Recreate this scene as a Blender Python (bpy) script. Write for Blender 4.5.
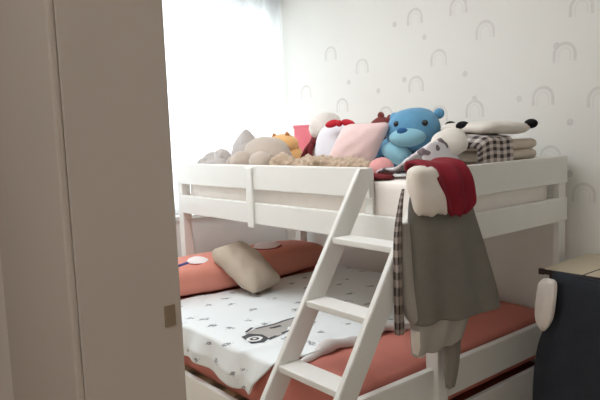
import bpy, bmesh, math, random
from mathutils import Vector, Matrix, noise, Euler

for o in list(bpy.data.objects):
    bpy.data.objects.remove(o)
SC = bpy.context.scene
COL = SC.collection
random.seed(4)

# ------------------------------------------------------------------ camera
cam_d = bpy.data.cameras.new('camera')
cam_d.sensor_width = 36.0
cam_d.lens = 36.0 * 609.86 / 600.0
cam_d.clip_start = 0.02
cam = bpy.data.objects.new('camera', cam_d)
COL.objects.link(cam)
_r = (0.63060484, 0.77510442, -0.03937848)
_u = (-0.05708751, 0.09692656, 0.99365299)
_f = (-0.77400165, 0.62435437, -0.10537114)
cam.matrix_world = Matrix(((_r[0], _u[0], -_f[0], 1.45860),
                           (_r[1], _u[1], -_f[1], -1.83611),
                           (_r[2], _u[2], -_f[2], 1.31778),
                           (0, 0, 0, 1)))
SC.camera = cam

# ------------------------------------------------------------------ world, lights, exposure
world = bpy.data.worlds.new('sky')
SC.world = world
world.use_nodes = True
_bg = world.node_tree.nodes['Background']
_bg.inputs['Color'].default_value = (0.86, 0.95, 1.0, 1)
_bg.inputs['Strength'].default_value = 2.5


def area_light(name, loc, rot, sx, sy, power, color, portal=False):
    l = bpy.data.lights.new(name, 'AREA')
    l.shape = 'RECTANGLE'
    l.size, l.size_y = sx, sy
    l.energy = power
    l.color = color
    if portal:
        l.cycles.is_portal = True
    o = bpy.data.objects.new(name, l)
    o.location = loc
    o.rotation_euler = rot
    COL.objects.link(o)
    return o


area_light('window_portal', (-2.47, -0.08, 1.57), (0, -math.pi / 2, 0), 1.6, 2.2, 1, (1, 1, 1), True)
area_light('hall_fill_light', (1.15, -2.6, 2.52), (0, 0, 0), 0.6, 0.6, 8.5, (0.95, 0.98, 1.0))  # unseen lamp, added to brighten the door frame and hall face
area_light('room_fill_light', (-0.7, -0.8, 2.54), (0, 0, 0), 1.3, 1.0, 12.5, (0.95, 0.98, 1.0))  # no known fixture: added fill for the shaded bed and under the bunk

SC.view_settings.view_transform = 'Standard'
SC.view_settings.look = 'None'
SC.view_settings.gamma = 1.0
SC.view_settings.use_curve_mapping = False
SC.view_settings.exposure = 0.92
SC.cycles.use_denoising = True
SC.cycles.max_bounces = 10
SC.cycles.diffuse_bounces = 8
SC.cycles.transparent_max_bounces = 12


# ------------------------------------------------------------------ materials
def lin(c):
    return tuple(((v / 255) / 12.92 if v / 255 <= 0.04045 else ((v / 255 + 0.055) / 1.055) ** 2.4) for v in c)


class NT:
    def __init__(self, name):
        self.m = bpy.data.materials.new(name)
        self.m.use_nodes = True
        self.t = self.m.node_tree
        self.b = self.t.nodes['Principled BSDF']
        self.out = self.t.nodes['Material Output']

    def n(self, kind, **kw):
        x = self.t.nodes.new(kind)
        for k, v in kw.items():
            setattr(x, k, v)
        return x

    def l(self, a, b):
        self.t.links.new(a, b)

    def math(self, op, a, b=None):
        x = self.n('ShaderNodeMath', operation=op)
        for i, v in enumerate((a, b)):
            if v is None:
                continue
            if isinstance(v, (int, float)):
                x.inputs[i].default_value = v
            else:
                self.l(v, x.inputs[i])
        return x.outputs[0]

    def mix(self, fac, a, b):
        x = self.n('ShaderNodeMix', data_type='RGBA')
        for s, v in ((x.inputs[0], fac), (x.inputs[6], a), (x.inputs[7], b)):
            if isinstance(v, (int, float)):
                s.default_value = v
            elif isinstance(v, tuple):
                s.default_value = (*v[:3], 1)
            else:
                self.l(v, s)
        return x.outputs[2]

    def coord(self):
        return self.n('ShaderNodeTexCoord').outputs['Object']

    def noise(self, scale, detail=3.0, vec=None, rough=0.55):
        x = self.n('ShaderNodeTexNoise')
        x.inputs['Scale'].default_value = scale
        x.inputs['Detail'].default_value = detail
        x.inputs['Roughness'].default_value = rough
        self.l(vec if vec is not None else self.coord(), x.inputs['Vector'])
        return x.outputs['Fac']

    def bump(self, h, strength, dist=0.004):
        x = self.n('ShaderNodeBump')
        x.inputs['Strength'].default_value = strength
        x.inputs['Distance'].default_value = dist
        self.l(h, x.inputs['Height'])
        self.l(x.outputs[0], self.b.inputs['Normal'])


def mat(name, rgb, rough=0.8, var=0.08, scale=12.0, bump=0.15, bscale=140.0, sheen=0.0, spec=0.3):
    """plain surface with a little noise in its colour and a fine bump"""
    k = NT(name)
    c = lin(rgb)
    f = k.noise(scale)
    a = tuple(v * (1 - var) for v in c)
    b = tuple(min(1, v * (1 + var)) for v in c)
    k.l(k.mix(f, a, b), k.b.inputs['Base Color'])
    k.b.inputs['Roughness'].default_value = rough
    k.b.inputs['Specular IOR Level'].default_value = spec
    if sheen:
        k.b.inputs['Sheen Weight'].default_value = sheen
    if bump:
        k.bump(k.noise(bscale, 2.0), bump)
    return k.m


M = {}
M['white_paint'] = mat('white_paint', (230, 230, 226), 0.45, 0.03, 6, 0.04, 60, spec=0.4)
M['mattress'] = mat('mattress_ticking', (246, 240, 234), 0.9, 0.05, 20, 0.2)
M['coral'] = mat('coral_cotton', (206, 130, 118), 0.9, 0.08, 9, 0.25, 200)
M['coral_light'] = mat('lifted_coral_cotton', (214, 142, 126), 0.9, 0.08, 5, 0.25, 200)  # bolster coral painted brighter to offset the upper bunk's shade
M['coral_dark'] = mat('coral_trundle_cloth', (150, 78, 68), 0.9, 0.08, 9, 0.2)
M['quilt_lining'] = mat('quilt_lining', (212, 208, 206), 0.95, 0.04, 20, 0.3)
M['beige_cushion'] = mat('beige_linen', (190, 176, 160), 0.95, 0.1, 14, 0.35, 220)
M['white_felt'] = mat('white_felt', (240, 232, 232), 0.95, 0.03, 20, 0.2)
M['blue_felt'] = mat('blue_felt', (74, 84, 140), 0.95, 0.05, 20, 0.2)
M['rose_felt'] = mat('rose_felt', (150, 50, 60), 0.95, 0.05, 20, 0.2)
M['grey_plush'] = mat('grey_plush', (186, 178, 174), 1.0, 0.12, 30, 0.6, 260, 0.3)
M['greige_plush'] = mat('greige_plush', (192, 178, 166), 1.0, 0.12, 30, 0.6, 260, 0.3)
M['dark_greige'] = mat('dark_greige', (120, 104, 96), 1.0, 0.1, 30, 0.4)
M['orange_plush'] = mat('orange_plush', (234, 184, 124), 1.0, 0.12, 26, 0.6, 240, 0.2)
M['orange_dark'] = mat('orange_brown_plush', (178, 110, 58), 1.0, 0.12, 26, 0.5, 240)
M['pink_card'] = mat('pink_card', (222, 118, 132), 0.6, 0.06, 10, 0.05)
M['white_plush'] = mat('white_plush', (232, 224, 218), 1.0, 0.06, 40, 0.6, 240, 0.2)
M['dark_red'] = mat('dark_red_cloth', (112, 38, 42), 0.9, 0.15, 30, 0.3)
M['red_bow'] = mat('red_ribbon', (190, 28, 46), 0.6, 0.08, 20, 0.1)
M['white_cushion'] = mat('white_cushion_cloth', (230, 230, 238), 0.95, 0.03, 20, 0.25)
M['pink_cushion'] = mat('pink_cushion_cloth', (232, 204, 202), 0.95, 0.05, 12, 0.3)
M['maroon_plush'] = mat('maroon_plush', (124, 62, 58), 1.0, 0.12, 40, 0.4)
M['blue_plush'] = mat('blue_plush', (102, 158, 194), 1.0, 0.14, 26, 0.6, 240, 0.2)
M['light_blue_plush'] = mat('light_blue_plush', (146, 198, 216), 1.0, 0.1, 26, 0.6, 240, 0.2)
M['deep_blue_plush'] = mat('deep_blue_plush', (44, 96, 148), 1.0, 0.14, 26, 0.5, 240, 0.2)
M['black_bead'] = mat('black_bead', (14, 14, 20), 0.12, 0.02, 10, 0, spec=0.6)
M['fluffy'] = mat('fluffy_throw', (190, 168, 146), 1.0, 0.22, 60, 1.0, 120, 0.3)
M['rose_pink'] = mat('rose_pink_cloth', (222, 160, 158), 0.9, 0.05, 16, 0.2)
M['quilted_beige'] = mat('folded_quilt_cloth', (206, 194, 180), 0.95, 0.06, 20, 0.3)
M['panda_white'] = mat('panda_white_cloth', (226, 220, 212), 0.95, 0.04, 18, 0.3)
M['panda_black'] = mat('panda_black_plush', (26, 24, 26), 1.0, 0.2, 40, 0.4)
M['grey_wool'] = mat('grey_wool', (120, 116, 108), 1.0, 0.12, 22, 0.5, 260)
M['pale_shirt'] = mat('pale_grey_jersey', (164, 158, 150), 0.95, 0.06, 14, 0.25)
M['grey_jersey'] = mat('grey_jersey', (132, 126, 118), 0.95, 0.06, 14, 0.25)
M['white_shirt'] = mat('white_knit', (222, 214, 204), 0.95, 0.06, 14, 0.3)
M['burgundy'] = mat('burgundy_cloth', (128, 26, 40), 0.9, 0.15, 14, 0.25)
M['navy_black'] = mat('navy_black_cloth', (46, 49, 55), 0.92, 0.2, 14, 0.4, 180, spec=0.2)
M['white_cloth'] = mat('white_terry', (226, 218, 210), 0.95, 0.05, 20, 0.3)
M['desk_top'] = mat('beige_laminate', (204, 192, 168), 0.5, 0.06, 5, 0.03)
M['dark_trim'] = mat('dark_brown_edge', (56, 42, 36), 0.5, 0.1, 10, 0.05)
M['chair_dark'] = mat('dark_chair_plastic', (44, 42, 44), 0.6, 0.08, 10, 0.05)
M['jamb'] = mat('aged_beige_paint', (190, 178, 166), 0.6, 0.07, 3.5, 0.06, 40)
M['hall_paint'] = mat('hall_paint', (214, 204, 194), 0.8, 0.05, 4, 0.08, 50)
M['brass'] = mat('tarnished_brass', (138, 118, 94), 0.45, 0.15, 40, 0.1)
M['room_paint'] = mat('room_paint', (238, 238, 236), 0.85, 0.03, 4, 0.06, 60)
M['ceiling'] = mat('ceiling_paint', (242, 242, 242), 0.9, 0.02, 4, 0.05, 60)
M['slat_wood'] = mat('pale_pine', (206, 184, 150), 0.6, 0.1, 8, 0.08)
M['print_dark'] = mat('print_dark_ink', (80, 80, 84), 0.95, 0.2, 40, 0.1)
M['print_grey'] = mat('print_grey_ink', (176, 172, 168), 0.95, 0.08, 30, 0.1)
M['print_white'] = mat('print_white_ink', (226, 228, 228), 0.95, 0.03, 30, 0.1)


def floor_mat():
    k = NT('wood_floor')
    w = k.n('ShaderNodeTexBrick')
    w.offset = 0.5
    w.inputs['Scale'].default_value = 1.0
    w.inputs['Brick Width'].default_value = 1.2
    w.inputs['Row Height'].default_value = 0.13
    w.inputs['Mortar Size'].default_value = 0.002
    w.inputs['Color1'].default_value = (*lin((196, 178, 158)), 1)
    w.inputs['Color2'].default_value = (*lin((206, 190, 170)), 1)
    w.inputs['Mortar'].default_value = (*lin((86, 62, 46)), 1)
    k.l(k.coord(), w.inputs['Vector'])
    k.l(w.outputs['Color'], k.b.inputs['Base Color'])
    k.b.inputs['Roughness'].default_value = 0.45
    return k.m


M['floor'] = floor_mat()


def wallpaper():
    """off-white paper printed with pale grey rainbows and dots (x, z of the wall in metres)"""
    k = NT('rainbow_wallpaper')
    base = lin((228, 227, 222))
    ink = lin((198, 194, 190))
    sep = k.n('ShaderNodeSeparateXYZ')
    k.l(k.coord(), sep.inputs[0])
    X, Z = sep.outputs['X'], sep.outputs['Z']
    arcs = [(-0.49, 1.83, 0), (-0.05, 1.655, 0), (-0.56, 1.415, .1), (-0.16, 1.455, .1), (-0.97, 1.98, 0), (-0.66, 1.985, 0),
            (-0.80, 1.72, .1), (-0.97, 1.585, .1), (0.03, 1.86, .1), (-1.42, 1.74, .1), (-0.80, 1.40, 0), (0.12, 1.43, 0),
            (-0.30, 2.03, 0), (-1.72, 1.86, 0), (0.42, 1.86, 0), (0.52, 1.6, 0), (-1.22, 1.42, 0), (-1.62, 1.5, 0),
            (-0.12, 1.16, 0), (0.05, 0.98, 0), (-2.0, 1.62, 0), (0.75, 1.4, 0)]
    total = None
    for cx, cz, hollow in arcs:
        dx = k.math('ABSOLUTE', k.math('SUBTRACT', X, cx))
        dz = k.math('SUBTRACT', Z, cz)
        dp = k.math('MAXIMUM', dz, 0.0)
        d = k.math('SQRT', k.math('ADD', k.math('MULTIPLY', dx, dx), k.math('MULTIPLY', dp, dp)))
        b1 = k.math('COMPARE', d, 0.052)
        b1.node.inputs[2].default_value = 0.008
        m = b1
        b2 = k.math('COMPARE', d, 0.030)
        b2.node.inputs[2].default_value = 0.005
        m = k.math('MAXIMUM', b1, k.math('MULTIPLY', b2, 0.35))
        m = k.math('MULTIPLY', m, k.math('GREATER_THAN', dz, -0.036))
        total = m if total is None else k.math('MAXIMUM', total, m)
    dots = [(-1.13, 1.97), (-0.09, 1.7), (-0.29, 1.46), (-1.06, 1.63), (-0.56, 1.48), (-0.02, 1.33), (-0.62, 1.62), (0.2, 1.6),
            (-1.28, 1.58), (-0.02, 1.08), (-0.9, 1.86), (-1.55, 1.66), (0.35, 1.42)]
    for cx, cz in dots:
        dx = k.math('SUBTRACT', X, cx)
        dz = k.math('SUBTRACT', Z, cz)
        d = k.math('ADD', k.math('MULTIPLY', dx, dx), k.math('MULTIPLY', dz, dz))
        total = k.math('MAXIMUM', total, k.math('MULTIPLY', k.math('LESS_THAN', d, 0.017 ** 2), 1.15))
    worn = k.math('MULTIPLY', total, k.math('ADD', k.math('MULTIPLY', k.noise(14.0), 0.8), 0.1))
    paper = k.mix(k.noise(2.2), tuple(v * 0.96 for v in base), tuple(min(1, v * 1.03) for v in base))
    k.l(k.mix(worn, paper, ink), k.b.inputs['Base Color'])
    k.b.inputs['Roughness'].default_value = 0.85
    k.bump(k.noise(90), 0.06)
    return k.m


M['wallpaper'] = wallpaper()


def curtain_mat():
    k = NT('sheer_curtain')
    d = k.n('ShaderNodeBsdfDiffuse')
    t = k.n('ShaderNodeBsdfTranslucent')
    p = k.n('ShaderNodeBsdfTransparent')
    c = k.mix(k.noise(180, 1.0), (0.86, 0.86, 0.86), (0.93, 0.93, 0.93))
    for s in (d, t):
        k.l(c, s.inputs['Color'])
    a = k.n('ShaderNodeMixShader')
    a.inputs[0].default_value = 0.75
    k.l(d.outputs[0], a.inputs[1])
    k.l(t.outputs[0], a.inputs[2])
    b = k.n('ShaderNodeMixShader')
    b.inputs[0].default_value = 0.3
    k.l(a.outputs[0], b.inputs[1])
    k.l(p.outputs[0], b.inputs[2])
    k.l(b.outputs[0], k.out.inputs['Surface'])
    return k.m


M['curtain'] = curtain_mat()


def glass_mat():
    k = NT('window_glass')
    k.b.inputs['Base Color'].default_value = (1, 1, 1, 1)
    k.b.inputs['Roughness'].default_value = 0.0
    k.b.inputs['Transmission Weight'].default_value = 1.0
    k.b.inputs['IOR'].default_value = 1.02
    return k.m


M['glass'] = glass_mat()


def quilt_mat():
    """white cotton with small scattered dark sprigs"""
    k = NT('sprig_print_cotton')
    size = k.n('ShaderNodeVectorMath', operation='MULTIPLY')
    k.l(k.n('ShaderNodeTexCoord').outputs['UV'], size.inputs[0])
    size.inputs[1].default_value = (1.15, 1.62, 1.0)
    co = size.outputs[0]
    mp = k.n('ShaderNodeMapping')
    mp.inputs['Scale'].default_value = (6.6, 5.6, 1.0)
    mp.inputs['Rotation'].default_value = (0, 0, 0.5)
    k.l(co, mp.inputs['Vector'])
    wob = k.n('ShaderNodeTexNoise')
    wob.inputs['Scale'].default_value = 26.0
    k.l(co, wob.inputs['Vector'])
    add = k.n('ShaderNodeVectorMath', operation='MULTIPLY_ADD')
    k.l(wob.outputs['Color'], add.inputs[0])
    add.inputs[1].default_value = (0.35, 0.35, 0.35)
    k.l(mp.outputs[0], add.inputs[2])
    v = k.n('ShaderNodeTexVoronoi', feature='F1')
    v.voronoi_dimensions = '2D'
    v.inputs['Scale'].default_value = 1.0
    v.inputs['Randomness'].default_value = 0.75
    k.l(add.outputs[0], v.inputs['Vector'])
    spot = k.math('LESS_THAN', v.outputs['Distance'], 0.10)
    brk = k.math('GREATER_THAN', k.noise(75, 1.0, co), 0.42)
    f = k.math('MULTIPLY', spot, k.math('ADD', k.math('MULTIPLY', brk, 0.6), 0.12))
    f2 = k.math('MULTIPLY', k.math('LESS_THAN', v.outputs['Distance'], 0.19), k.math('MULTIPLY', k.math('GREATER_THAN', k.noise(40, 1.0, co), 0.57), 0.25))
    f = k.math('MAXIMUM', f, f2)
    k.l(k.mix(f, lin((229, 234, 236)), lin((78, 84, 90))), k.b.inputs['Base Color'])
    k.b.inputs['Roughness'].default_value = 0.92
    k.bump(k.noise(220), 0.2)
    return k.m


M['quilt'] = quilt_mat()


def check_mat(name, light, dark, nu, nv):
    """woven check drawn along the cloth: two sets of bands, darkest where they cross"""
    k = NT(name)
    sep = k.n('ShaderNodeSeparateXYZ')
    k.l(k.n('ShaderNodeTexCoord').outputs['UV'], sep.inputs[0])
    fs = []
    for ax, q in (('X', nu), ('Y', nv)):
        fs.append(k.math('LESS_THAN', k.math('FRACT', k.math('MULTIPLY', sep.outputs[ax], q)), 0.5))
    s = k.math('MULTIPLY', k.math('ADD', fs[0], fs[1]), 0.5)
    k.l(k.mix(s, lin(light), lin(dark)), k.b.inputs['Base Color'])
    k.b.inputs['Roughness'].default_value = 0.95
    k.bump(k.noise(220), 0.25)
    return k.m


M['check'] = check_mat('brown_white_check', (206, 196, 190), (62, 50, 52), 5.0, 9.0)
M['check_shirt'] = check_mat('small_brown_check', (160, 148, 140), (50, 40, 40), 6.0, 13.0)


def patch_mat():
    k = NT('white_cloth_brown_patches')
    f = k.math('GREATER_THAN', k.noise(17.0, 1.0), 0.57)
    k.l(k.mix(k.math('MULTIPLY', f, 0.85), lin((222, 218, 222)), lin((84, 62, 66))), k.b.inputs['Base Color'])
    k.b.inputs['Roughness'].default_value = 0.95
    k.bump(k.noise(180), 0.2)
    return k.m


M['patches'] = patch_mat()


# ------------------------------------------------------------------ object helpers
def wloc(o):
    v = Vector((0, 0, 0))
    while o is not None:
        v = v + o.location
        o = o.parent
    return v


def obj(name, bm, m, parent=None, smooth=False, label=None):
    """bmesh in world coordinates -> one mesh object (child of parent, or its own origin at its base)"""
    bmesh.ops.recalc_face_normals(bm, faces=bm.faces)
    if parent is None:
        xs = [v.co for v in bm.verts]
        off = Vector(((min(c.x for c in xs) + max(c.x for c in xs)) / 2, (min(c.y for c in xs) + max(c.y for c in xs)) / 2, min(c.z for c in xs)))
    else:
        off = wloc(parent)
    bmesh.ops.translate(bm, verts=bm.verts, vec=-off)
    me = bpy.data.meshes.new(name)
    bm.to_mesh(me)
    bm.free()
    for x in (m if isinstance(m, (list, tuple)) else [m]):
        me.materials.append(M[x])
    if smooth:
        for p in me.polygons:
            p.use_smooth = True
    o = bpy.data.objects.new(name, me)
    COL.objects.link(o)
    if parent is None:
        o.location = off
    else:
        o.parent = parent
    if label:
        o['label'] = label
    return o


def tag(o, label, cat, group=None):
    o['label'] = label
    o['category'] = cat
    if group:
        o['group'] = group
    return o


def thing(name, loc, label, cat, group=None):
    o = bpy.data.objects.new(name, None)
    o.empty_display_size = 0.05
    o.location = loc
    COL.objects.link(o)
    return tag(o, label, cat, group)


def struct(name, bm, m, parent=None, smooth=False):
    o = obj(name, bm, m, parent, smooth)
    if parent is None:
        o['kind'] = 'structure'
    return o


def box(bm, lo, hi, bev=0.0, mi=0):
    c = [(a + b) / 2 for a, b in zip(lo, hi)]
    s = [abs(b - a) for a, b in zip(lo, hi)]
    mx = Matrix.Translation(c) @ Matrix.Diagonal((*s, 1))
    r = bmesh.ops.create_cube(bm, size=1.0, matrix=mx)
    vs = r['verts']
    if bev:
        es = list({e for v in vs for e in v.link_edges})
        bmesh.ops.bevel(bm, geom=es, offset=bev, segments=2, affect='EDGES', profile=0.6)
    return bm


def B(lo, hi, bev=0.0):
    return box(bmesh.new(), lo, hi, bev)


def soft_box(lo, hi, r, seg=10, amp=0.004, fs=6.0, seed=0):
    """rounded, slightly lumpy cushion-like block"""
    bm = bmesh.new()
    c = Vector([(a + b) / 2 for a, b in zip(lo, hi)])
    h = Vector([abs(b - a) / 2 for a, b in zip(lo, hi)])
    bmesh.ops.create_cube(bm, size=2.0)
    bmesh.ops.subdivide_edges(bm, edges=bm.edges[:], cuts=seg, use_grid_fill=True)
    for v in bm.verts:
        p = Vector((v.co.x * h.x, v.co.y * h.y, v.co.z * h.z))
        q = Vector([max(-(h[i] - r), min(h[i] - r, p[i])) for i in range(3)])
        d = p - q
        if d.length > 1e-6:
            p = q + d.normalized() * r * min(1.0, max(abs(d.x), abs(d.y), abs(d.z)) / r)
        w = c + p
        n = noise.noise(w * fs + Vector((seed, 0, 0)))
        v.co = w + (d.normalized() if d.length > 1e-6 else Vector((0, 0, 0))) * n * amp
    return bm


def blob(bm, c, r, rot=(0, 0, 0), amp=0.0, fs=8.0, sub=4, seed=0.0, power=1.0):
    mx = Euler(rot).to_matrix()
    res = bmesh.ops.create_icosphere(bm, subdivisions=sub, radius=1.0)
    for v in res['verts']:
        n = v.co.normalized()
        p = Vector([math.copysign(abs(x) ** power, x) for x in n])
        p = Vector((p.x * r[0], p.y * r[1], p.z * r[2]))
        p = mx @ p
        w = Vector(c) + p
        k = 1.0
        if amp:
            k += amp * noise.noise(w * fs + Vector((seed, seed * 2, 0))) + 0.35 * amp * noise.noise(w * fs * 4 + Vector((seed, 0, 3)))
        v.co = Vector(c) + p * k
    return bm


def pillow(c, size, rot, amp=0.006, n=22, flat=2.6, seed=0.0, pinch=0.06, skew=0.0):
    """stuffed cushion: a closed double sheet, thick in the middle, with soft corners"""
    bm = bmesh.new()
    mx = Matrix.Translation(c) @ Euler(rot).to_matrix().to_4x4()
    w, h, t = size
    top, bot = {}, {}
    for i in range(n + 1):
        for j in range(n + 1):
            u = -1 + 2 * i / n
            v = -1 + 2 * j / n
            x = w / 2 * u * (1 - pinch * (1 - v * v) * abs(u)) + skew * v * h / 2
            y = h / 2 * v * (1 - pinch * (1 - u * u) * abs(v))
            cr = max(0.0, abs(u) - 0.7) * max(0.0, abs(v) - 0.7) * 1.1
            x *= 1 - cr
            y *= 1 - cr
            z = t / 2 * (max(0.0, (1 - abs(u) ** flat)) * max(0.0, (1 - abs(v) ** flat))) ** 0.5
            e = amp * noise.noise(Vector((u * 2.2 + seed, v * 2.2, seed))) * min(1, z / (t / 4))
            a = bm.verts.new(mx @ Vector((x, y, z + e)))
            top[i, j] = a
            if 0 < i < n and 0 < j < n:
                bot[i, j] = bm.verts.new(mx @ Vector((x, y, -z + e)))
            else:
                bot[i, j] = a
    for i in range(n):
        for j in range(n):
            for d, fl in ((top, False), (bot, True)):
                q = [d[i, j], d[i + 1, j], d[i + 1, j + 1], d[i, j + 1]]
                q = list(dict.fromkeys(q))
                if len(q) >= 3:
                    try:
                        bm.faces.new(q[::-1] if fl else q)
                    except ValueError:
                        pass
    return bm


def sheet(fn, nu, nv):
    bm = bmesh.new()
    uvl = bm.loops.layers.uv.new('cloth')
    g = [[bm.verts.new(fn(i / nu, j / nv)) for j in range(nv + 1)] for i in range(nu + 1)]
    for i in range(nu):
        for j in range(nv):
            f = bm.faces.new((g[i][j], g[i + 1][j], g[i + 1][j + 1], g[i][j + 1]))
            for lp, (a, b) in zip(f.loops, ((i, j), (i + 1, j), (i + 1, j + 1), (i, j + 1))):
                lp[uvl].uv = (a / nu, b / nv)
    return bm


def solid(o, t, offset=0.0):
    md = o.modifiers.new('thickness', 'SOLIDIFY')
    md.thickness = t
    md.offset = offset
    return o


def lerp_rows(rows, t):
    """rows of equal-length tuples, evenly spaced by index, smooth in between"""
    x = t * (len(rows) - 1)
    i = min(int(x), len(rows) - 2)
    f = x - i
    p0 = rows[max(0, i - 1)]
    p1, p2 = rows[i], rows[i + 1]
    p3 = rows[min(len(rows) - 1, i + 2)]
    return [0.5 * (2 * b + (c - a) * f + (2 * a - 5 * b + 4 * c - d) * f * f + (3 * b - a - 3 * c + d) * f ** 3) for a, b, c, d in zip(p0, p1, p2, p3)]


def loft(frame, rows, n=64, nz=40, fold=0.12, nf=5, seed=0.0, power=0.8):
    """hanging garment: closed rings (s_left, s_right, z, depth, half_thickness[, z_tilt]); folds deepen downward"""
    q0, dr = frame
    dr = Vector((*dr, 0)).normalized()
    nr = Vector((dr.y, -dr.x, 0))
    bm = bmesh.new()
    uvl = bm.loops.layers.uv.new('cloth')
    rings = []
    for a in range(nz + 1):
        t = a / nz
        sl, sr, z, dep, th, tilt = lerp_rows(rows, t)
        ring = []
        for b in range(n):
            an = 2 * math.pi * b / n
            cx, sy = math.cos(an), math.sin(an)
            cs = math.copysign(abs(cx) ** power, cx)
            s = (sl + sr) / 2 + (sr - sl) / 2 * cs
            fo = 1 + fold * (0.25 + t) * (math.sin(nf * cs * 2.6 + seed + t * 0.8) + 0.7 * noise.noise(Vector((s * 14, z * 7, seed))))
            d = dep + th * math.copysign(abs(sy) ** 0.7, sy) * fo
            zz = z + tilt * cs + 0.006 * t * math.sin(nf * cs * 3 + seed)
            p = Vector((*q0, 0)) + dr * s + nr * d
            ring.append(bm.verts.new((p.x, p.y, zz)))
        rings.append(ring)
    for a in range(nz):
        for b in range(n):
            c = (b + 1) % n
            f = bm.faces.new((rings[a][b], rings[a][c], rings[a + 1][c], rings[a + 1][b]))
            for lp, q in zip(f.loops, ((b, a), (b + 1, a), (b + 1, a + 1), (b, a + 1))):
                lp[uvl].uv = (q[0] / n, q[1] / nz)
    bm.faces.new(rings[0])
    bm.faces.new(rings[-1][::-1])
    return bm


def tube(bm, pts, r, n=10):
    pts = [Vector(p) for p in pts]
    rings = []
    for i, p in enumerate(pts):
        d = (pts[min(i + 1, len(pts) - 1)] - pts[max(i - 1, 0)]).normalized()
        up = Vector((0, 0, 1)) if abs(d.z) < 0.95 else Vector((1, 0, 0))
        a = d.cross(up).normalized()
        b = d.cross(a).normalized()
        rr = r[i] if isinstance(r, (list, tuple)) else r
        rings.append([bm.verts.new(p + (a * math.cos(2 * math.pi * k / n) + b * math.sin(2 * math.pi * k / n)) * rr) for k in range(n)])
    for x, y in zip(rings, rings[1:]):
        for k in range(n):
            bm.faces.new((x[k], x[(k + 1) % n], y[(k + 1) % n], y[k]))
    bm.faces.new(rings[0][::-1])
    bm.faces.new(rings[-1])
    return bm


# ------------------------------------------------------------------ the room
XW, XE, YB, YF, YH, ZC = -2.30, 1.95, 1.05, -1.394, -1.567, 2.60
struct('floor', B((XW - 0.2, -3.4, -0.08), (3.0, YB + 0.15, 0)), 'floor')
struct('ceiling', B((XW - 0.2, -3.4, ZC), (3.0, YB + 0.15, ZC + 0.08)), 'ceiling')
bm = B((XW - 0.15, YB, 0), (3.0, YB + 0.15, ZC))
w = struct('wall_back', bm, 'wallpaper')
# the wallpaper is drawn in wall coordinates: keep this wall's origin at the world origin
w.data.transform(Matrix.Translation(w.location))
w.location = (0, 0, 0)
WY0, WY1, WZ0, WZ1 = -1.15, 1.02, 0.80, 2.30
bm = bmesh.new()
box(bm, (XW - 0.15, YF, 0), (XW, YB, WZ0))
box(bm, (XW - 0.15, YF, WZ1), (XW, YB, ZC))
box(bm, (XW - 0.15, YF, WZ0), (XW, WY0, WZ1))
box(bm, (XW - 0.15, WY1, WZ0), (XW, YB, WZ1))
struct('wall_left', bm, 'room_paint')
bm = bmesh.new()
box(bm, (XW - 0.15, YH + 0.012, 0), (0.58, YF, ZC))
box(bm, (1.56, YH + 0.012, 0), (3.0, YF, ZC))
box(bm, (0.58, YH + 0.012, 2.12), (1.56, YF, ZC))
struct('wall_front', bm, 'hall_paint')
struct('wall_right', B((XE, YF, 0), (XE + 0.1, YB, ZC)), 'room_paint')
bm = bmesh.new()
box(bm, (XW - 0.15, -3.4, 0), (3.0, -3.3, ZC))
box(bm, (2.9, -3.3, 0), (3.0, YH + 0.012, ZC))
box(bm, (XW - 0.25, -3.4, 0), (XW - 0.15, YF, ZC))
struct('wall_hall', bm, 'hall_paint')
# door frame: jambs and head lining the opening, flat casing on the hall side
bm = bmesh.new()
box(bm, (0.58, YH + 0.012, 0), (0.60, YF, 2.12), 0.002)
box(bm, (1.54, YH + 0.012, 0), (1.56, YF, 2.12), 0.002)
box(bm, (0.60, YH + 0.012, 2.10), (1.54, YF, 2.12))
box(bm, (0.22, YH, 0), (0.60, YH + 0.012, 2.23), 0.004)
box(bm, (1.54, YH, 0), (1.67, YH + 0.012, 2.23), 0.004)
box(bm, (0.60, YH, 2.10), (1.54, YH + 0.012, 2.23), 0.004)
door_frame = struct('trim_1', bm, 'jamb')
bm = B((0.5995, -1.424, 1.028), (0.6015, -1.405, 1.062), 0.001)
obj('strike_plate', bm, 'brass', door_frame)
# window: sill, frame, mullion and two panes
bm = bmesh.new()
for lo, hi in (((XW - 0.12, WY0, WZ0), (XW - 0.06, WY1, WZ0 + 0.05)), ((XW - 0.12, WY0, WZ1 - 0.05), (XW - 0.06, WY1, WZ1)),
               ((XW - 0.12, WY0, WZ0), (XW - 0.06, WY0 + 0.05, WZ1)), ((XW - 0.12, WY1 - 0.05, WZ0), (XW - 0.06, WY1, WZ1)),
               ((XW - 0.12, -0.115, WZ0), (XW - 0.06, -0.065, WZ1))):
    box(bm, lo, hi, 0.004)
win = struct('window_1', bm, 'white_paint')
for y0, y1 in ((WY0 + 0.05, -0.115), (-0.065, WY1 - 0.05)):
    obj('pane', B((XW - 0.094, y0, WZ0 + 0.05), (XW - 0.088, y1, WZ1 - 0.05)), 'glass', win)
struct('trim_2', B((XW, WY0 - 0.04, WZ0 - 0.03), (XW + 0.03, WY1 + 0.029, WZ0), 0.004), 'white_paint')


def curtain(u, v):
    y = -1.22 + 2.262 * u
    return Vector((XW + 0.055 + 0.016 * math.sin(y * 46 + 0.8 * math.sin(v * 3)) + 0.004 * math.sin(y * 91), y, 0.84 + 1.49 * v))


cur = thing('sheer_curtain', (XW + 0.055, -0.1, 0.84), 'sheer white curtain glowing with daylight across the window', 'curtain')
solid(obj('curtain_cloth', sheet(curtain, 220, 4), 'curtain', cur, True), 0.001)
obj('curtain_rail', B((XW + 0.02, -1.26, 2.33), (XW + 0.09, 1.03, 2.36), 0.006), 'white_paint', cur)

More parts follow.
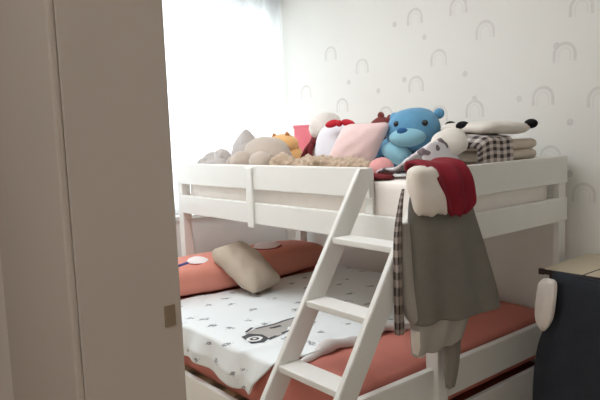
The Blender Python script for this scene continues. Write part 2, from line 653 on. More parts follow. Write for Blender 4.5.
# ------------------------------------------------------------------ the bunk bed
H1, H2, H3, H4 = 1.173, 1.044, 0.975, 0.863
bed = thing('bunk_bed', (-1.0, 0.24, 0), 'white wooden bunk bed with slatted guard rails and a wider lower bunk', 'bed')
W = 'white_paint'
T = 0.026
LB = 0.985
# four posts of the upper bunk
for px, py, top in ((-2.02, -0.022, H1), (-2.02, LB - 0.07, H1), (-0.034, LB - 0.07, H1 - 0.03)):
    obj('post', B((px, py, 0), (px + (0.06 if px < -1 else 0.034), py + 0.06, top), 0.005), W, bed)
obj('post', B((-0.038, -0.032, 0), (0.022, 0.028, H1), 0.005), W, bed)
# long side towards the room: upper rail stops at the ladder gap
obj('guard_rail', B((-1.985, -T, H2), (-0.325, 0, H1), 0.006), W, bed)
obj('side_rail', B((-1.985, -T, H4), (-0.04, 0, H3), 0.006), W, bed)
for x in (-1.195, -0.352):
    obj('batten', B((x - 0.028, -T - 0.014, H4 - 0.02), (x + 0.028, -T, H1 - 0.012), 0.008) if x < -1 else
        B((x - 0.03, 0, H4), (x + 0.02, 0.012, H1 - 0.012), 0.004), W, bed)
# foot end
obj('end_rail', B((-0.024, 0.028, H2), (0.004, LB, H1), 0.006), W, bed)
obj('end_board', B((-0.024, 0.028, H4), (0.004, LB, H3), 0.006), W, bed)
# wall side and head end
obj('back_rail', B((-1.96, LB - 0.01, H2), (-0.03, LB + 0.014, H1), 0.006), W, bed)
obj('back_board', B((-1.96, LB - 0.01, H4), (-0.03, LB + 0.014, H3), 0.006), W, bed)
obj('end_rail', B((-2.045, 0.04, H2), (-2.02, LB - 0.07, H1), 0.006), W, bed)
obj('end_board', B((-2.045, 0.04, H4), (-2.02, LB - 0.07, H3), 0.006), W, bed)
for k in range(9):
    x = -1.85 + k * 0.215
    obj('slat', B((x, 0.002, 0.905), (x + 0.09, LB - 0.012, 0.925), 0.003), 'slat_wood', bed)
# lower bunk frame
obj('front_rail', B((-2.0, -0.53, 0.077), (-0.03, -0.503, 0.213), 0.006), W, bed)
obj('foot_board', B((-0.03, -0.50, 0.262), (0.0, 0.95, 0.40), 0.006), W, bed)
obj('head_board', B((-2.05, -0.50, 0.077), (-2.02, 0.90, 0.40), 0.006), W, bed)
for x in (-2.05, -0.03):
    obj('leg', B((x, -0.503, 0), (x + 0.03, -0.448, 0.262), 0.005), W, bed)
for k in range(9):
    x = -1.85 + k * 0.205
    obj('slat', B((x, -0.5, 0.18), (x + 0.09, 0.95, 0.2), 0.003), 'slat_wood', bed)

# ladder leaning on the upper bunk: straight stringers and broad treads
lad = thing('ladder', (-0.14, -0.8, 0), 'white wooden ladder leaning up to the gap in the upper guard rail', 'ladder')


def yl(z):
    return -0.1 - 0.648 * (1.172 - z)


for x0, x1, top in ((-0.325, -0.300, 1.172), (0.014, 0.039, 1.10)):
    bm = bmesh.new()
    pr = [(yl(0), 0), (yl(0) + 0.102, 0), (-0.048 - 0.0, 1.10 if top > 1.11 else 1.04), (-0.048, top), (yl(top), top)]
    pr[2] = (-0.048, 1.172 - (0.1 + 0.048 - 0.048 - 0.102 + 0.102 - 0.048) / 0.648)
    a = [bm.verts.new((x0, y, z)) for y, z in pr]
    b = [bm.verts.new((x1, y, z)) for y, z in pr]
    bm.faces.new(a)
    bm.faces.new(b[::-1])
    for i in range(5):
        j = (i + 1) % 5
        bm.faces.new((a[i], a[j], b[j], b[i]))
    bmesh.ops.bevel(bm, geom=bm.edges[:], offset=0.003, segments=2, affect='EDGES')
    obj('stringer', bm, W, lad)
for z in (0.915, 0.692, 0.474, 0.254):
    obj('tread', B((-0.300, yl(z) + 0.002, z - 0.024), (0.014, yl(z) + 0.1, z), 0.004), W, lad)

# mattresses
tag(obj('mattress', soft_box((-1.945, 0.018, 0.927), (-0.042, 0.905, 1.118), 0.03, 12, 0.0), 'mattress', smooth=True),
    'pale pinkish cream mattress lying inside the upper bunk rails', 'mattress')
tag(obj('mattress', soft_box((-1.945, -0.480, 0.202), (-0.042, 0.905, 0.432), 0.03, 12, 0.0), 'coral', smooth=True),
    'coral red covered wide mattress on the lower bunk', 'mattress')
tr = thing('trundle_drawer', (-0.6, 0.45, 0), 'low white pull-out drawer bed under the foot of the lower bunk', 'drawer')
obj('front_panel', B((-0.022, 0.05, 0.035), (0.0, 0.90, 0.203), 0.005), W, tr)
obj('side_panel', B((-1.2, 0.05, 0.035), (-0.022, 0.07, 0.15), 0.003), W, tr)
obj('side_panel', B((-1.2, 0.88, 0.035), (-0.022, 0.90, 0.15), 0.003), W, tr)
obj('base', B((-1.2, 0.07, 0.035), (-0.022, 0.88, 0.05), 0.002), 'slat_wood', tr)
for x in (-1.1, -0.12):
    for y in (0.12, 0.83):
        b = bmesh.new()
        bmesh.ops.create_cone(b, cap_ends=True, segments=20, radius1=0.0175, radius2=0.0175, depth=0.02,
                              matrix=Matrix.Translation((x, y, 0.0175)) @ Matrix.Rotation(math.pi / 2, 4, 'X'))
        obj('caster', b, 'chair_dark', tr)
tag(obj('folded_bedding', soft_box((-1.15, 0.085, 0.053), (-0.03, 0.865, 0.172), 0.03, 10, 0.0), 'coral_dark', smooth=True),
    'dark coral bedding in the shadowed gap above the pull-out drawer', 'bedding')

# ------------------------------------------------------------------ lower bunk bedding


def qh(x, y):
    f = Vector((x * 3.2, y * 3.2, 0.3))
    h = 0.441 + 0.012 * noise.noise(f) + 0.008 * abs(noise.noise(Vector((x * 7 + y * 4, y * 5 - x * 3, 1.7))))
    h += 0.010 * math.exp(-((x + 0.33) / 0.05) ** 2)
    h += 0.014 * math.exp(-((x - 0.35 * y + 0.42) / 0.035) ** 2) * max(0, min(1, (0.2 - y) * 3))
    return max(0.4365, h)


def quilt(u, v):
    L = 1.38 + 0.24
    s = v * L
    if s < 1.36:
        y = 0.870 - s
        drop = 0.0
    else:
        drop = s - 1.36
        y = -0.490
    xr = -0.33 + 0.05 * noise.noise(Vector((y * 4, 0.5, 2.0))) - 0.02 * max(0, y)
    xl = -1.50 + 0.04 * noise.noise(Vector((y * 3, 7.5, 2.0)))
    if drop > 0:
        xr = -0.40 - 0.55 * drop
    elif y < -0.3:
        xr = xr + (-0.40 - xr) * ((-0.3 - y) / 0.2)
    x = xl + (xr - xl) * u
    if drop <= 0:
        e = max(0.0, (-0.40 - y) / 0.10)
        return Vector((x, y - 0.004 * e, qh(x, y) - 0.006 * e * e))
    k = min(1.0, drop / 0.16)
    z = qh(x, -0.490) - 0.006 - drop * (0.56 + 0.05 * math.sin(x * 9 + 1))
    out = -0.502 - 0.012 * k - 0.020 * k * (1 + math.sin(x * 26 + 1.5)) * (0.6 + 0.6 * noise.noise(Vector((x * 6, 3, 1))))
    return Vector((x, out, z))


qo = solid(obj('quilt', sheet(quilt, 120, 130), 'quilt', smooth=True), 0.007, 0.0)
tag(qo, 'white quilt with small dark sprigs and a grey printed picture, spread over the coral mattress', 'quilt')


def printed(poly, mi, bm, lift):
    """flat printed shape laid on the quilt: polygon in (x, y), filled as a fine fan that follows the cloth"""
    vs = []
    for x, y in poly:
        vs.append(bm.verts.new((x, y, 0)))
    f = bm.faces.new(vs)
    f.material_index = mi
    r = bmesh.ops.triangulate(bm, faces=[f])
    fs = r['faces']
    for _ in range(3):
        es = list({e for q in fs for e in q.edges})
        r = bmesh.ops.subdivide_edges(bm, edges=es, cuts=1)
        fs = list({q for e in r['geom_inner'] if isinstance(e, bmesh.types.BMFace) for q in [e]}) or fs
        fs = [q for q in bm.faces if q.material_index == mi and all(abs(v.co.z) < 1e-9 for v in q.verts)]
    for v in {v for q in fs for v in q.verts}:
        v.co.z = qh(v.co.x, v.co.y) + 0.0042 + lift


def stroke(pts, wd):
    l, r = [], []
    for i, p in enumerate(pts):
        a = Vector(pts[max(0, i - 1)])
        b = Vector(pts[min(len(pts) - 1, i + 1)])
        d = (b - a).normalized()
        n = Vector((-d.y, d.x)) * wd / 2
        l.append((p[0] + n.x, p[1] + n.y))
        r.append((p[0] - n.x, p[1] - n.y))
    return l + r[::-1]


bm = bmesh.new()
printed([(-0.66, -0.42), (-0.79, -0.37), (-0.82, -0.27), (-0.80, -0.08), (-0.66, -0.08), (-0.64, -0.3)], 0, bm, 0.0)
printed([(-0.655, -0.43), (-0.76, -0.41), (-0.775, -0.36), (-0.72, -0.325), (-0.655, -0.335), (-0.63, -0.38)], 1, bm, 0.0006)
printed(stroke([(-0.645, -0.345), (-0.665, -0.25), (-0.675, -0.16), (-0.68, -0.05)], 0.02), 1, bm, 0.0006)
printed(stroke([(-0.81, -0.30), (-0.80, -0.2), (-0.81, -0.1), (-0.80, 0.0)], 0.014), 1, bm, 0.0006)
printed(stroke([(-0.80, -0.36), (-0.835, -0.30)], 0.014), 1, bm, 0.0006)
printed(stroke([(-0.765, -0.25), (-0.76, -0.19)], 0.022), 1, bm, 0.0006)
ring = [(-0.695 + 0.034 * math.cos(t * math.pi / 8), -0.385 + 0.038 * math.sin(t * math.pi / 8)) for t in range(16)]
printed(ring, 2, bm, 0.0012)
ring = [(-0.695 + 0.02 * math.cos(t * math.pi / 8), -0.385 + 0.022 * math.sin(t * math.pi / 8)) for t in range(16)]
printed(ring, 1, bm, 0.0018)
ring = [(-0.695 + 0.009 * math.cos(t * math.pi / 5), -0.385 + 0.01 * math.sin(t * math.pi / 5)) for t in range(10)]
printed(ring, 2, bm, 0.0024)
obj('printed_picture', bm, ['print_grey', 'print_dark', 'print_white'], qo, True, 'grey picture with dark outlines printed on the white quilt')

pts = [(-0.335 + 0.05 * noise.noise(Vector((y * 4, 0.5, 2.0))) - 0.01, y, 0.447 + 0.012 * math.sin(y * 21)) for y in [-0.43 + 0.02 * i for i in range(36)]]
bm = tube(bmesh.new(), pts, [0.024 * min(1, 0.3 + i * 0.15, 0.3 + (35 - i) * 0.1) * (1 + 0.25 * math.sin(i * 0.9)) for i in range(36)], 16)
for v in bm.verts:
    v.co.z = max(v.co.z, 0.4355)
obj('folded_edge', bm, 'quilt_lining', qo, True, 'greyish white folded edge')

bol = thing('bolster', (-1.66, 0.18, 0.433), 'long coral red bolster lying across the head of the lower bunk', 'bolster')
bm = blob(bmesh.new(), (-1.68, 0.17, 0.532), (0.205, 0.66, 0.096), (0, 0, 0), 0.05, 3.0, 5, 2.0, 0.62)
for v in bm.verts:
    v.co.z = max(v.co.z, 0.447)
obj('cover', bm, 'coral_light', bol, True)
for (cx, cy, cz), (rx, ry), rz, ex in (((-1.62, 0.37, 0.634), (0.06, 0.09), -0.1, False), ((-1.60, -0.135, 0.622), (0.06, 0.07), 0.2, True)):
    bm = blob(bmesh.new(), (cx, cy, cz), (rx, ry, 0.018), (0.0, 0.25, rz), 0.12, 14, 4, cx)
    p = obj('felt_patch', bm, 'white_felt', bol, True, 'white felt oval on the coral bolster')
    bm = blob(bmesh.new(), (cx + 0.012, cy, cz - 0.007), (rx * 1.08, ry * 1.06, 0.016), (0.0, 0.25, rz), 0.1, 14, 4, cx)
    obj('felt_rim', bm, 'rose_felt', p, True)
    if ex:
        bm = tube(bmesh.new(), [(cx + 0.0, cy - 0.07, cz - 0.002), (cx + 0.01, cy - 0.12, cz - 0.008), (cx + 0.02, cy - 0.17, cz - 0.008)], [0.012, 0.013, 0.009])
        obj('felt_tab', bm, 'blue_felt', p, True)

ca = Vector((-0.22, 0.97, 0.05)).normalized()
cn = ca.cross(Vector((0.84, -0.02, -0.54))).normalized()
cb = cn.cross(ca)
mx = Matrix((ca, cb, cn)).transposed()
bm = pillow((0, 0, 0), (0.27, 0.39, 0.15), (0, 0, 0), 0.02, 26, 2.4, 3.0, 0.05)
for v in bm.verts:
    v.co = mx @ v.co + Vector((-1.41, 0.065, 0.585))
    if v.co.z < 0.452:
        v.co.z = 0.452 + (v.co.z - 0.452) * 0.1
cu = thing('cushion', (-1.30, 0.1, 0.45), 'greyish beige cushion leaning against the coral bolster', 'cushion')
obj('cover', bm, 'beige_cushion', cu, True)

# ------------------------------------------------------------------ toys on the upper bunk (mattress top at 1.118)
ZT = 1.119


def settle(bm, z=ZT):
    for v in bm.verts:
        if v.co.z < z:
            v.co.z = z
    return bm


# grey heap at the head end
t = thing('plush_cushion', (-1.52, 0.18, ZT), 'light grey pointed plush cushion at the head end of the upper bunk', 'plush toy')
bm = blob(bmesh.new(), (-1.72, 0.32, 1.19), (0.13, 0.075, 0.11), (0, 0, 0.2), 0.12, 7, 5, 1.0)
blob(bm, (-1.73, 0.32, 1.245), (0.12, 0.06, 0.125), (0, 0.05, 0.3), 0.06, 9, 4, 2.0, 1.45)
obj('body', settle(bm), 'grey_plush', t, True)
t = thing('baby_blanket', (-1.80, 0.14, ZT), 'crumpled grey blanket in the far left corner of the upper bunk', 'blanket')
bm = blob(bmesh.new(), (-1.80, 0.13, 1.15), (0.14, 0.09, 0.075), (0, 0, 0.1), 0.3, 9, 5, 4.0)
blob(bm, (-1.74, 0.15, 1.185), (0.08, 0.06, 0.07), (0, 0.3, 0), 0.2, 12, 4, 5.0)
obj('heap', settle(bm), 'grey_plush', t, True)

t = thing('plush_animal', (-1.33, 0.2, ZT), 'large greige plush animal lying with two round paws at the rail', 'plush toy')
bm = blob(bmesh.new(), (-1.40, 0.245, 1.205), (0.165, 0.125, 0.115), (0, 0.1, 0), 0.07, 8, 5, 7.0)
obj('body', settle(bm), 'greige_plush', t, True)
for cx, r in ((-1.445, 0.077), (-1.265, 0.074)):
    bm = blob(bmesh.new(), (cx, 0.095, 1.178), (r, 0.062, r * 0.84), (0, 0, 0), 0.05, 14, 4, cx)
    obj('paw', settle(bm), 'greige_plush', t, True)
bm = blob(bmesh.new(), (-1.56, 0.12, 1.165), (0.055, 0.05, 0.05), (0, 0, 0), 0.06, 14, 4, 2)
obj('tail', settle(bm), 'greige_plush', t, True)

t = thing('plush_animal', (-1.42, 0.42, ZT), 'orange plush animal with pointed ears behind the greige plush', 'plush toy')
bm = blob(bmesh.new(), (-1.49, 0.47, 1.19), (0.10, 0.085, 0.08), (0, 0, 0), 0.06, 10, 4, 1.0)
obj('body', settle(bm), 'orange_plush', t, True)
bm = blob(bmesh.new(), (-1.51, 0.44, 1.262), (0.115, 0.08, 0.065), (0, -0.05, 0), 0.06, 12, 5, 3.0)
obj('head', bm, 'orange_plush', t, True)
for cx, cz in ((-1.59, 1.313), (-1.46, 1.317)):
    bm = blob(bmesh.new(), (cx, 0.44, cz), (0.022, 0.014, 0.026), (0, -0.35 if cx < -1.45 else 0.35, 0), 0.0, 8, 3, 0, 1.3)
    obj('ear', bm, 'orange_dark', t, True, 'darker orange pointed ear')
bm = blob(bmesh.new(), (-1.445, 0.37, 1.265), (0.032, 0.02, 0.028), (0, 0, 0.5), 0.05, 14, 3)
obj('muzzle', bm, 'orange_dark', t, True, 'brownish orange muzzle')

t = thing('box', (-1.52, 0.66, ZT), 'flat pink box standing upright behind the orange plush', 'box')
obj('body', B((-1.645, 0.64, ZT), (-1.47, 0.70, 1.362), 0.004), 'pink_card', t)
obj('lid', B((-1.649, 0.636, 1.362), (-1.466, 0.704, 1.382), 0.004), 'pink_card', t)

t = thing('plush_animal', (-1.19, 0.52, ZT), 'round headed white plush with dark red scarf beside the pink box', 'plush toy')
bm = blob(bmesh.new(), (-1.20, 0.52, 1.215), (0.085, 0.08, 0.10), (0, 0, 0), 0.05, 12, 4, 1.0)
obj('body', settle(bm), 'white_plush', t, True)
bm = blob(bmesh.new(), (-1.19, 0.51, 1.362), (0.098, 0.088, 0.082), (0, -0.2, 0.3), 0.09, 14, 5, 3.0)
obj('head', bm, 'white_plush', t, True)
bm = tube(bmesh.new(), [(-1.19 + 0.082 * math.cos(a * math.pi / 8), 0.515 + 0.078 * math.sin(a * math.pi / 8), 1.285 + 0.008 * math.sin(a)) for a in range(17)], 0.018)
tube(bm, [(-1.235, 0.45, 1.28), (-1.27, 0.43, 1.235), (-1.30, 0.42, 1.18)], [0.014, 0.015, 0.016])
tube(bm, [(-1.22, 0.45, 1.28), (-1.225, 0.42, 1.23), (-1.215, 0.41, 1.18)], [0.014, 0.015, 0.016])
obj('scarf', bm, 'dark_red', t, True, 'dark red scarf')

t = thing('round_cushion', (-0.88, 0.33, ZT), 'white rounded cushion with a red bow behind the pink cushion', 'cushion')
bm = blob(bmesh.new(), (-0.905, 0.35, 1.252), (0.13, 0.06, 0.125), (-0.2, 0, 0.5), 0.03, 8, 5, 3.0, 0.85)
obj('cover', settle(bm), 'white_cushion', t, True)
bm = bmesh.new()
for s in (-1, 1):
    blob(bm, (-0.83 + 0.036 * s, 0.29 + 0.022 * s, 1.37), (0.038, 0.014, 0.019), (0, 0.25 * s, 0.5), 0.05, 20, 3)
blob(bm, (-0.83, 0.285, 1.37), (0.017, 0.018, 0.017), (0, 0, 0), 0, 8, 3)
obj('bow', bm, 'red_bow', t, True, 'red bow')

t = thing('cushion', (-0.60, 0.24, ZT), 'pale pink cushion leaning beside the blue plush', 'cushion')
bm = pillow((-0.66, 0.235, 1.25), (0.25, 0.24, 0.12), (math.radians(76), 0, 0.4), 0.006, 24, 2.4, 5.0, 0.04, 0.42)
settle(bm)
obj('cover', bm, 'pink_cushion', t, True)

t = thing('plush_animal', (-0.76, 0.52, ZT), 'small maroon plush peeping over the pink cushion', 'plush toy')
bm = blob(bmesh.new(), (-0.76, 0.52, 1.21), (0.07, 0.065, 0.09), (0, 0, 0), 0.06, 12, 4, 1.0)
obj('body', settle(bm), 'maroon_plush', t, True)
bm = blob(bmesh.new(), (-0.735, 0.50, 1.345), (0.068, 0.058, 0.052), (0, 0, 0), 0.06, 12, 4, 3.0)
obj('head', bm, 'maroon_plush', t, True)
for cx, cz in ((-0.735, 1.402), (-0.672, 1.385)):
    obj('ear', blob(bmesh.new(), (cx, 0.49, cz), (0.02, 0.014, 0.02), (0, 0, 0), 0, 8, 3), 'maroon_plush', t, True)

# blue bear, seated, facing the room
t = thing('teddy_bear', (-0.52, 0.44, ZT), 'blue plush bear with light blue muzzle sitting on the upper bunk', 'plush toy')
bm = blob(bmesh.new(), (-0.575, 0.45, 1.205), (0.115, 0.095, 0.10), (0, 0, 0), 0.05, 10, 5, 1.0)
obj('body', settle(bm), 'blue_plush', t, True)
bm = blob(bmesh.new(), (-0.475, 0.435, 1.318), (0.128, 0.10, 0.108), (0, -0.15, 0.55), 0.04, 9, 5, 3.0, 0.92)
obj('head', bm, 'blue_plush', t, True)
bm = blob(bmesh.new(), (-0.440, 0.352, 1.288), (0.085, 0.05, 0.044), (0, -0.02, 0.62), 0.03, 12, 4, 3.0)
obj('muzzle', bm, 'light_blue_plush', t, True, 'light blue muzzle')
bm = blob(bmesh.new(), (-0.440, 0.318, 1.318), (0.026, 0.018, 0.017), (0, 0, 0.62), 0, 8, 3)
obj('nose', bm, 'deep_blue_plush', t, True, 'dark blue nose')
for ex, ey in ((-0.490, 0.335), (-0.375, 0.400)):
    bm = blob(bmesh.new(), (ex, ey, 1.352), (0.015, 0.012, 0.015), (0, 0, 0.6), 0, 8, 3)
    obj('eye', bm, 'black_bead', t, True, 'black bead eye')
for ex, ey, ez in ((-0.575, 0.42, 1.385), (-0.395, 0.53, 1.395)):
    obj('ear', blob(bmesh.new(), (ex, ey, ez), (0.026, 0.02, 0.026), (0, 0, 0.6), 0.03, 12, 3), 'blue_plush', t, True)
bm = blob(bmesh.new(), (-0.50, 0.345, 1.215), (0.075, 0.05, 0.052), (0, 0.5, 0.5), 0.04, 12, 4, 5.0)
obj('arm', settle(bm), 'light_blue_plush', t, True, 'light blue arm')
bm = blob(bmesh.new(), (-0.655, 0.40, 1.20), (0.05, 0.05, 0.075), (0, -0.4, 0.0), 0.04, 12, 4, 5.0)
obj('arm', settle(bm), 'blue_plush', t, True)
for lx, ly in ((-0.58, 0.37), (-0.44, 0.40)):
    obj('leg', settle(blob(bmesh.new(), (lx, ly, 1.162), (0.06, 0.07, 0.05), (0, 0, 0.3), 0.04, 12, 4, lx)), 'deep_blue_plush', t, True)

# fluffy throw rolled along the guard rail
bm = bmesh.new()
pts, rad = [], []
for i in range(160):
    u = i / 159
    x = -1.17 + 0.74 * u
    pts.append((x, 0.10 + 0.012 * math.sin(u * 9), 1.162 + 0.010 * math.sin(u * 13)))
    rad.append(0.048 * (1 + 0.18 * math.sin(u * 17)) * (0.55 + 0.45 * min(1, u * 10, (1 - u) * 10)))
tube(bm, pts, rad, 48)
for v in bm.verts:
    n = noise.noise(v.co * 26) * 0.014 + noise.noise(v.co * 60) * 0.014 + noise.noise(v.co * 130) * 0.006
    c = Vector((v.co.x, 0.10, 1.165))
    d = v.co - c
    d.x = 0
    v.co += d.normalized() * n if d.length > 1e-5 else Vector((0, 0, 0))
tag(obj('fluffy_throw', settle(bm), 'fluffy', smooth=True), 'tan fluffy throw rolled up along the upper guard rail', 'throw')

# small pink and dark cloth by the ladder gap
t = thing('cloth', (-0.37, 0.13, ZT), 'small rose pink cloth with dark printed edge by the ladder gap', 'cloth')
bm = blob(bmesh.new(), (-0.40, 0.13, 1.160), (0.058, 0.055, 0.052), (0, 0, 0), 0.15, 12, 4, 2.0)
obj('fold', settle(bm), 'rose_pink', t, True)
bm = blob(bmesh.new(), (-0.37, 0.065, 1.128), (0.09, 0.04, 0.016), (0, 0, 0.1), 0.25, 18, 4, 5.0)
obj('border', settle(bm), 'dark_red', t, True, 'dark red patterned edge')

# white and brown bedding heap, folded quilts, checked blanket, panda cushion
bm = bmesh.new()


def heap(u, v):
    x = -0.37 + 0.29 * u
    y = 0.06 + 0.22 * v
    h = 0.15 * max(0.0, min(1, 0.02 + u * 1.1)) ** 1.15 * (math.sin(math.pi * min(1, 0.18 + 0.62 * v))) ** 0.6
    h *= min(1.0, (1 - u) * 6 + 0.15)
    h += 0.022 * noise.noise(Vector((x * 13, y * 11, 2))) + 0.010 * noise.noise(Vector((x * 30, y * 30, 5)))
    return Vector((x, y, ZT + 0.012 + max(0.0, h)))


hp = solid(obj('bed_sheet', sheet(heap, 60, 40), 'patches', smooth=True), 0.008)
tag(hp, 'rumpled white sheet with brown patches heaped beside the blue plush', 'sheet')
t = thing('pillow', (-0.17, 0.20, 1.2), 'small white pillow flopped over the brown patched sheet', 'pillow')
bm = blob(bmesh.new(), (-0.135, 0.265, 1.262), (0.075, 0.04, 0.062), (-0.35, -0.25, 0.75), 0.10, 11, 5, 8.0, 0.85)
obj('cover', bm, 'panda_white', t, True)

for k, (z0, z1, lab) in enumerate(((1.119, 1.168, 'bottom folded beige quilt of the stack by the foot rail'),
                                   (1.169, 1.216, 'middle folded beige quilt of the stack by the foot rail'),
                                   (1.217, 1.262, 'topmost folded beige quilt of the stack by the foot rail'))):
    bm = soft_box((-0.32 + 0.01 * k, 0.44, z0), (-0.042 - 0.004 * k, 0.80 + 0.008 * k, z1), 0.0215, 14, 0.0, 12, k * 3.0)
    tag(obj('folded_quilt', bm, 'quilted_beige', smooth=True), lab, 'quilt', 'folded quilts stacked on the upper bunk')


def checked(u, v):
    # over the top of the stack, then down its near side
    s = v
    y = 0.32 + 0.25 * u
    path = [(-0.31, 1.285), (-0.22, 1.288), (-0.10, 1.284), (-0.042, 1.272), (-0.034, 1.235), (-0.032, 1.19), (-0.034, 1.135)]
    x, z = lerp_rows(path, s)
    z += 0.008 * noise.noise(Vector((x * 9, y * 12, 3)))
    z -= 0.10 * max(0.0, (0.40 - y) / 0.1) ** 1.3 * (1 - s) * 0.9
    x += 0.0
    return Vector((x, y, z))


bl = solid(obj('checked_blanket', sheet(checked, 40, 44), 'check', smooth=True), 0.009)
tag(bl, 'brown and white checked blanket folded over the quilt stack', 'blanket')

t = thing('panda_cushion', (-0.2, 0.58, 1.29), 'white cushion with two round black ears lying on the folded quilts', 'cushion')
bm = pillow((-0.185, 0.60, 1.318), (0.28, 0.38, 0.058), (0, 0.03, 0), 0.005, 22, 5.0, 2.0, 0.02)
obj('cover', bm, 'panda_white', t, True)
for ex, ey in ((-0.195, 0.44), (-0.058, 0.765)):
    bm = blob(bmesh.new(), (ex, ey, 1.330), (0.03, 0.032, 0.022), (0, 0, 0), 0.05, 20, 4)
    obj('ear', bm, 'panda_black', t, True, 'round black ear')
t = thing('plush_ball', (-0.30, 0.47, 1.3), 'small black plush ball showing behind the white pillow', 'plush toy')
bm = blob(bmesh.new(), (-0.325, 0.525, 1.330), (0.03, 0.03, 0.026), (0, 0, 0), 0.06, 20, 4)
obj('body', bm, 'panda_black', t, True)

# ------------------------------------------------------------------ clothes hanging at the corner post
FR = ((0.08, -0.2), (0.12, 0.99))
vest = thing('pinafore_dress', (0.13, 0.0, 0.62), 'dark grey wool pinafore hanging from the foot rail corner', 'dress')
rows = [(0.00, 0.225, 1.16, 0.0, 0.026, 0), (-0.028, 0.245, 1.09, 0.0, 0.036, -0.004), (-0.036, 0.262, 1.02, 0.0, 0.044, -0.006), (-0.036, 0.305, 0.90, 0.004, 0.05, -0.006),
        (-0.038, 0.35, 0.77, 0.006, 0.055, -0.006), (-0.038, 0.392, 0.645, 0.006, 0.058, -0.004)]
obj('body', loft(FR, rows, 96, 50, 0.24, 3, 1.0), 'grey_wool', vest, True)
rows = [(-0.07, 0.12, 1.0, -0.02, 0.02, 0), (-0.072, 0.16, 0.85, -0.015, 0.026, 0.0), (-0.066, 0.20, 0.70, -0.006, 0.036, 0.0), (-0.036, 0.235, 0.64, 0.0, 0.04, 0.0), (-0.034, 0.22, 0.59, 0.0, 0.038, 0.004), (-0.032, 0.20, 0.54, 0.0, 0.032, 0.012)]
sh = thing('shirt', (0.13, -0.1, 0.48), 'pale grey shirt hem showing below the dark pinafore', 'shirt')
obj('body', loft(FR, rows, 80, 60, 0.16, 3, 2.0), 'pale_shirt', sh, True)
rows = [(0.12, 0.215, 0.60, -0.012, 0.022, 0), (0.135, 0.205, 0.50, -0.016, 0.022, 0), (0.135, 0.195, 0.42, -0.018, 0.02, 0), (0.14, 0.18, 0.36, -0.018, 0.014, 0)]
obj('sleeve', loft(FR, rows, 32, 20, 0.3, 2, 2.0), 'grey_jersey', sh, True, 'darker grey hanging sleeve')
rows = [(-0.042, 0.02, 0.62, 0.006, 0.02, 0), (-0.04, 0.016, 0.57, 0.006, 0.02, 0), (-0.036, 0.008, 0.525, 0.006, 0.014, -0.006)]
obj('tail', loft(FR, rows, 32, 16, 0.15, 2, 1.0), 'white_shirt', sh, True, 'whiter front tail of the shirt')
rows = [(-0.05, -0.045, 1.12, -0.02, 0.006, 0), (-0.072, -0.06, 1.06, -0.016, 0.010, 0), (-0.095, -0.073, 0.96, -0.012, 0.014, 0), (-0.098, -0.078, 0.8, -0.012, 0.016, 0), (-0.10, -0.07, 0.62, -0.012, 0.016, 0)]
ck = thing('checked_shirt', (0.06, -0.27, 0.62), 'brown checked shirt hanging behind the left edge of the pinafore', 'shirt')
obj('sleeve', loft(FR, rows, 40, 40, 0.2, 3, 0.5), 'check_shirt', ck, True)
rows = [(-0.03, 0.03, 1.198, 0.022, 0.016, 0), (-0.06, 0.05, 1.18, 0.03, 0.034, 0), (-0.067, 0.065, 1.13, 0.036, 0.04, 0), (-0.065, 0.075, 1.09, 0.05, 0.036, 0), (-0.06, 0.08, 1.05, 0.054, 0.028, -0.0), (-0.05, 0.08, 1.032, 0.056, 0.014, 0.0)]
wb = thing('baby_shirt', (0.12, -0.17, 1.02), 'white knit top bundled over the bed corner beside the burgundy top', 'shirt')
obj('body', loft(FR, rows, 60, 36, 0.04, 2, 0.0), 'white_shirt', wb, True)


def red(u, v):
    # from inside the rail over its top edge and down the outside
    path = [(-0.058, 1.150), (-0.054, 1.185), (-0.02, 1.204), (0.05, 1.203), (0.105, 1.19), (0.135, 1.15), (0.146, 1.10), (0.150, 1.05), (0.150, 1.02)]
    lft = [0.10, 0.08, 0.05, 0.02, -0.005, 0.015, 0.04, 0.055, 0.08]
    rgt = [0.235, 0.235, 0.23, 0.22, 0.205, 0.20, 0.20, 0.195, 0.15]
    rows = [(a[0], a[1], b, c) for a, b, c in zip(path, lft, rgt)]
    x, z, s0, s1 = lerp_rows(rows, v)
    s = s0 + (s1 - s0) * u
    dr = Vector((0.12, 0.99, 0)).normalized()
    p = Vector((0.0, -0.2, 0)) + dr * s
    fo = 0.010 * math.sin(u * 11 + v * 3) * min(1, v * 2) + 0.008 * noise.noise(Vector((s * 20, v * 5, 1)))
    return Vector((p.x + x + fo - 0.12 * (s - 0.1) * 0.3, p.y, z + 0.004 * math.sin(u * 8)))


rd = solid(obj('burgundy_top', sheet(red, 36, 60), 'burgundy', smooth=True), 0.012)
tag(rd, 'burgundy top draped over the foot rail above the dark pinafore', 'shirt')

# ------------------------------------------------------------------ desk, chair and jacket at the right
dk = thing('desk', (0.5, 0.82, 0), 'beige topped table with dark edging against the papered wall', 'table')
obj('table_leaf', B((0.082, 0.612, 0.682), (0.262, 1.04, 0.70), 0.002), 'desk_top', dk)
obj('table_leaf', B((0.272, 0.612, 0.682), (1.0, 1.04, 0.70), 0.002), 'desk_top', dk)
bm = B((0.075, 0.60, 0.678), (1.0, 0.612, 0.699), 0.002)
box(bm, (0.075, 0.596, 0.676), (0.10, 0.612, 0.702), 0.003)
obj('edge_band', bm, 'dark_trim', dk)
obj('seam', B((0.262, 0.612, 0.682), (0.272, 1.04, 0.699)), 'dark_trim', dk)
obj('apron', B((0.11, 0.66, 0.63), (0.97, 0.98, 0.682)), 'dark_trim', dk)
for x in (0.10, 0.94):
    for y in (0.64, 0.99):
        obj('leg', B((x, y, 0), (x + 0.035, y + 0.035, 0.682), 0.004), 'dark_trim', dk)

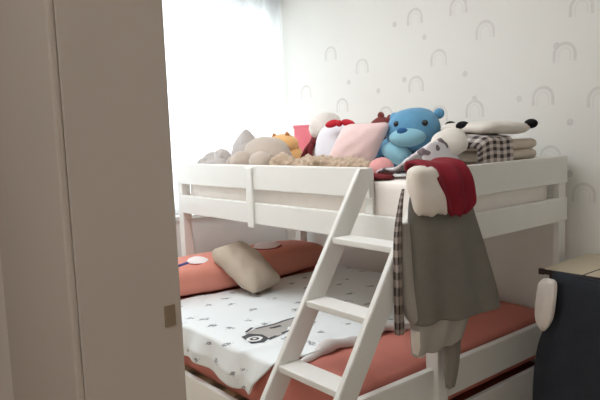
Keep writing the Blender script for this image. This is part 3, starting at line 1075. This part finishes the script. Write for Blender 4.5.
ch = thing('chair', (0.52, 0.42, 0), 'dark desk chair mostly hidden under a navy jacket', 'chair')
obj('seat', soft_box((0.30, 0.345, 0.42), (0.74, 0.72, 0.46), 0.018, 8, 0.0), 'chair_dark', ch, True)
obj('backrest', soft_box((0.30, 0.300, 0.44), (0.74, 0.330, 0.735), 0.012, 8, 0.0), 'chair_dark', ch, True)
for x in (0.31, 0.70):
    for y in (0.35, 0.68):
        obj('leg', B((x, y, 0), (x + 0.03, y + 0.03, 0.42), 0.004), 'chair_dark', ch)
for x in (0.33, 0.68):
    obj('back_post', B((x, 0.306, 0.41), (x + 0.03, 0.338, 0.5), 0.003), 'chair_dark', ch)


def jacket(u, v):
    path = [(0.357, 0.48), (0.356, 0.60), (0.352, 0.70), (0.335, 0.752), (0.305, 0.760), (0.270, 0.735), (0.255, 0.65), (0.245, 0.50), (0.238, 0.35), (0.235, 0.20), (0.236, 0.08)]
    lft = [0.30, 0.29, 0.285, 0.29, 0.30, 0.315, 0.325, 0.27, 0.25, 0.245, 0.235]
    rows = [(a[0], a[1], b) for a, b in zip(path, lft)]
    y, z, x0 = lerp_rows(rows, v)
    x1 = 0.80
    x = x0 + (x1 - x0) * u
    side = -1 if v > 0.42 else 1
    k = 0.016 * max(0.0, (v - 0.42) / 0.58) if v > 0.42 else 0.004
    y += k * (math.sin(u * 16 + v * 2) + noise.noise(Vector((x * 10, v * 4, 2))) - 0.8)
    y += (0.02 if v > 0.5 else 0.0) * max(0.0, 1 - u * 9)
    return Vector((x, y, z + 0.006 * math.sin(u * 7 + 1)))


jk = solid(obj('jacket', sheet(jacket, 60, 80), 'navy_black', smooth=True), 0.010)
tag(jk, 'navy black jacket draped over the chair back in front of the table', 'jacket')
FW = ((0.278, 0.240), (1.0, -0.06))
rows = [(0.022, 0.062, 0.758, 0.0, 0.012, 0), (0.004, 0.072, 0.738, 0.0, 0.02, 0.004), (-0.002, 0.07, 0.68, 0.004, 0.022, 0), (-0.006, 0.062, 0.62, 0.006, 0.022, 0), (0.0, 0.048, 0.585, 0.008, 0.016, 0), (0.014, 0.034, 0.568, 0.008, 0.008, 0)]
wc = thing('towel', (0.29, 0.268, 0.57), 'small white towel hanging at the left edge of the navy jacket', 'towel')
obj('cloth', loft(FW, rows, 48, 36, 0.06, 2, 0.4), 'white_cloth', wc, True)
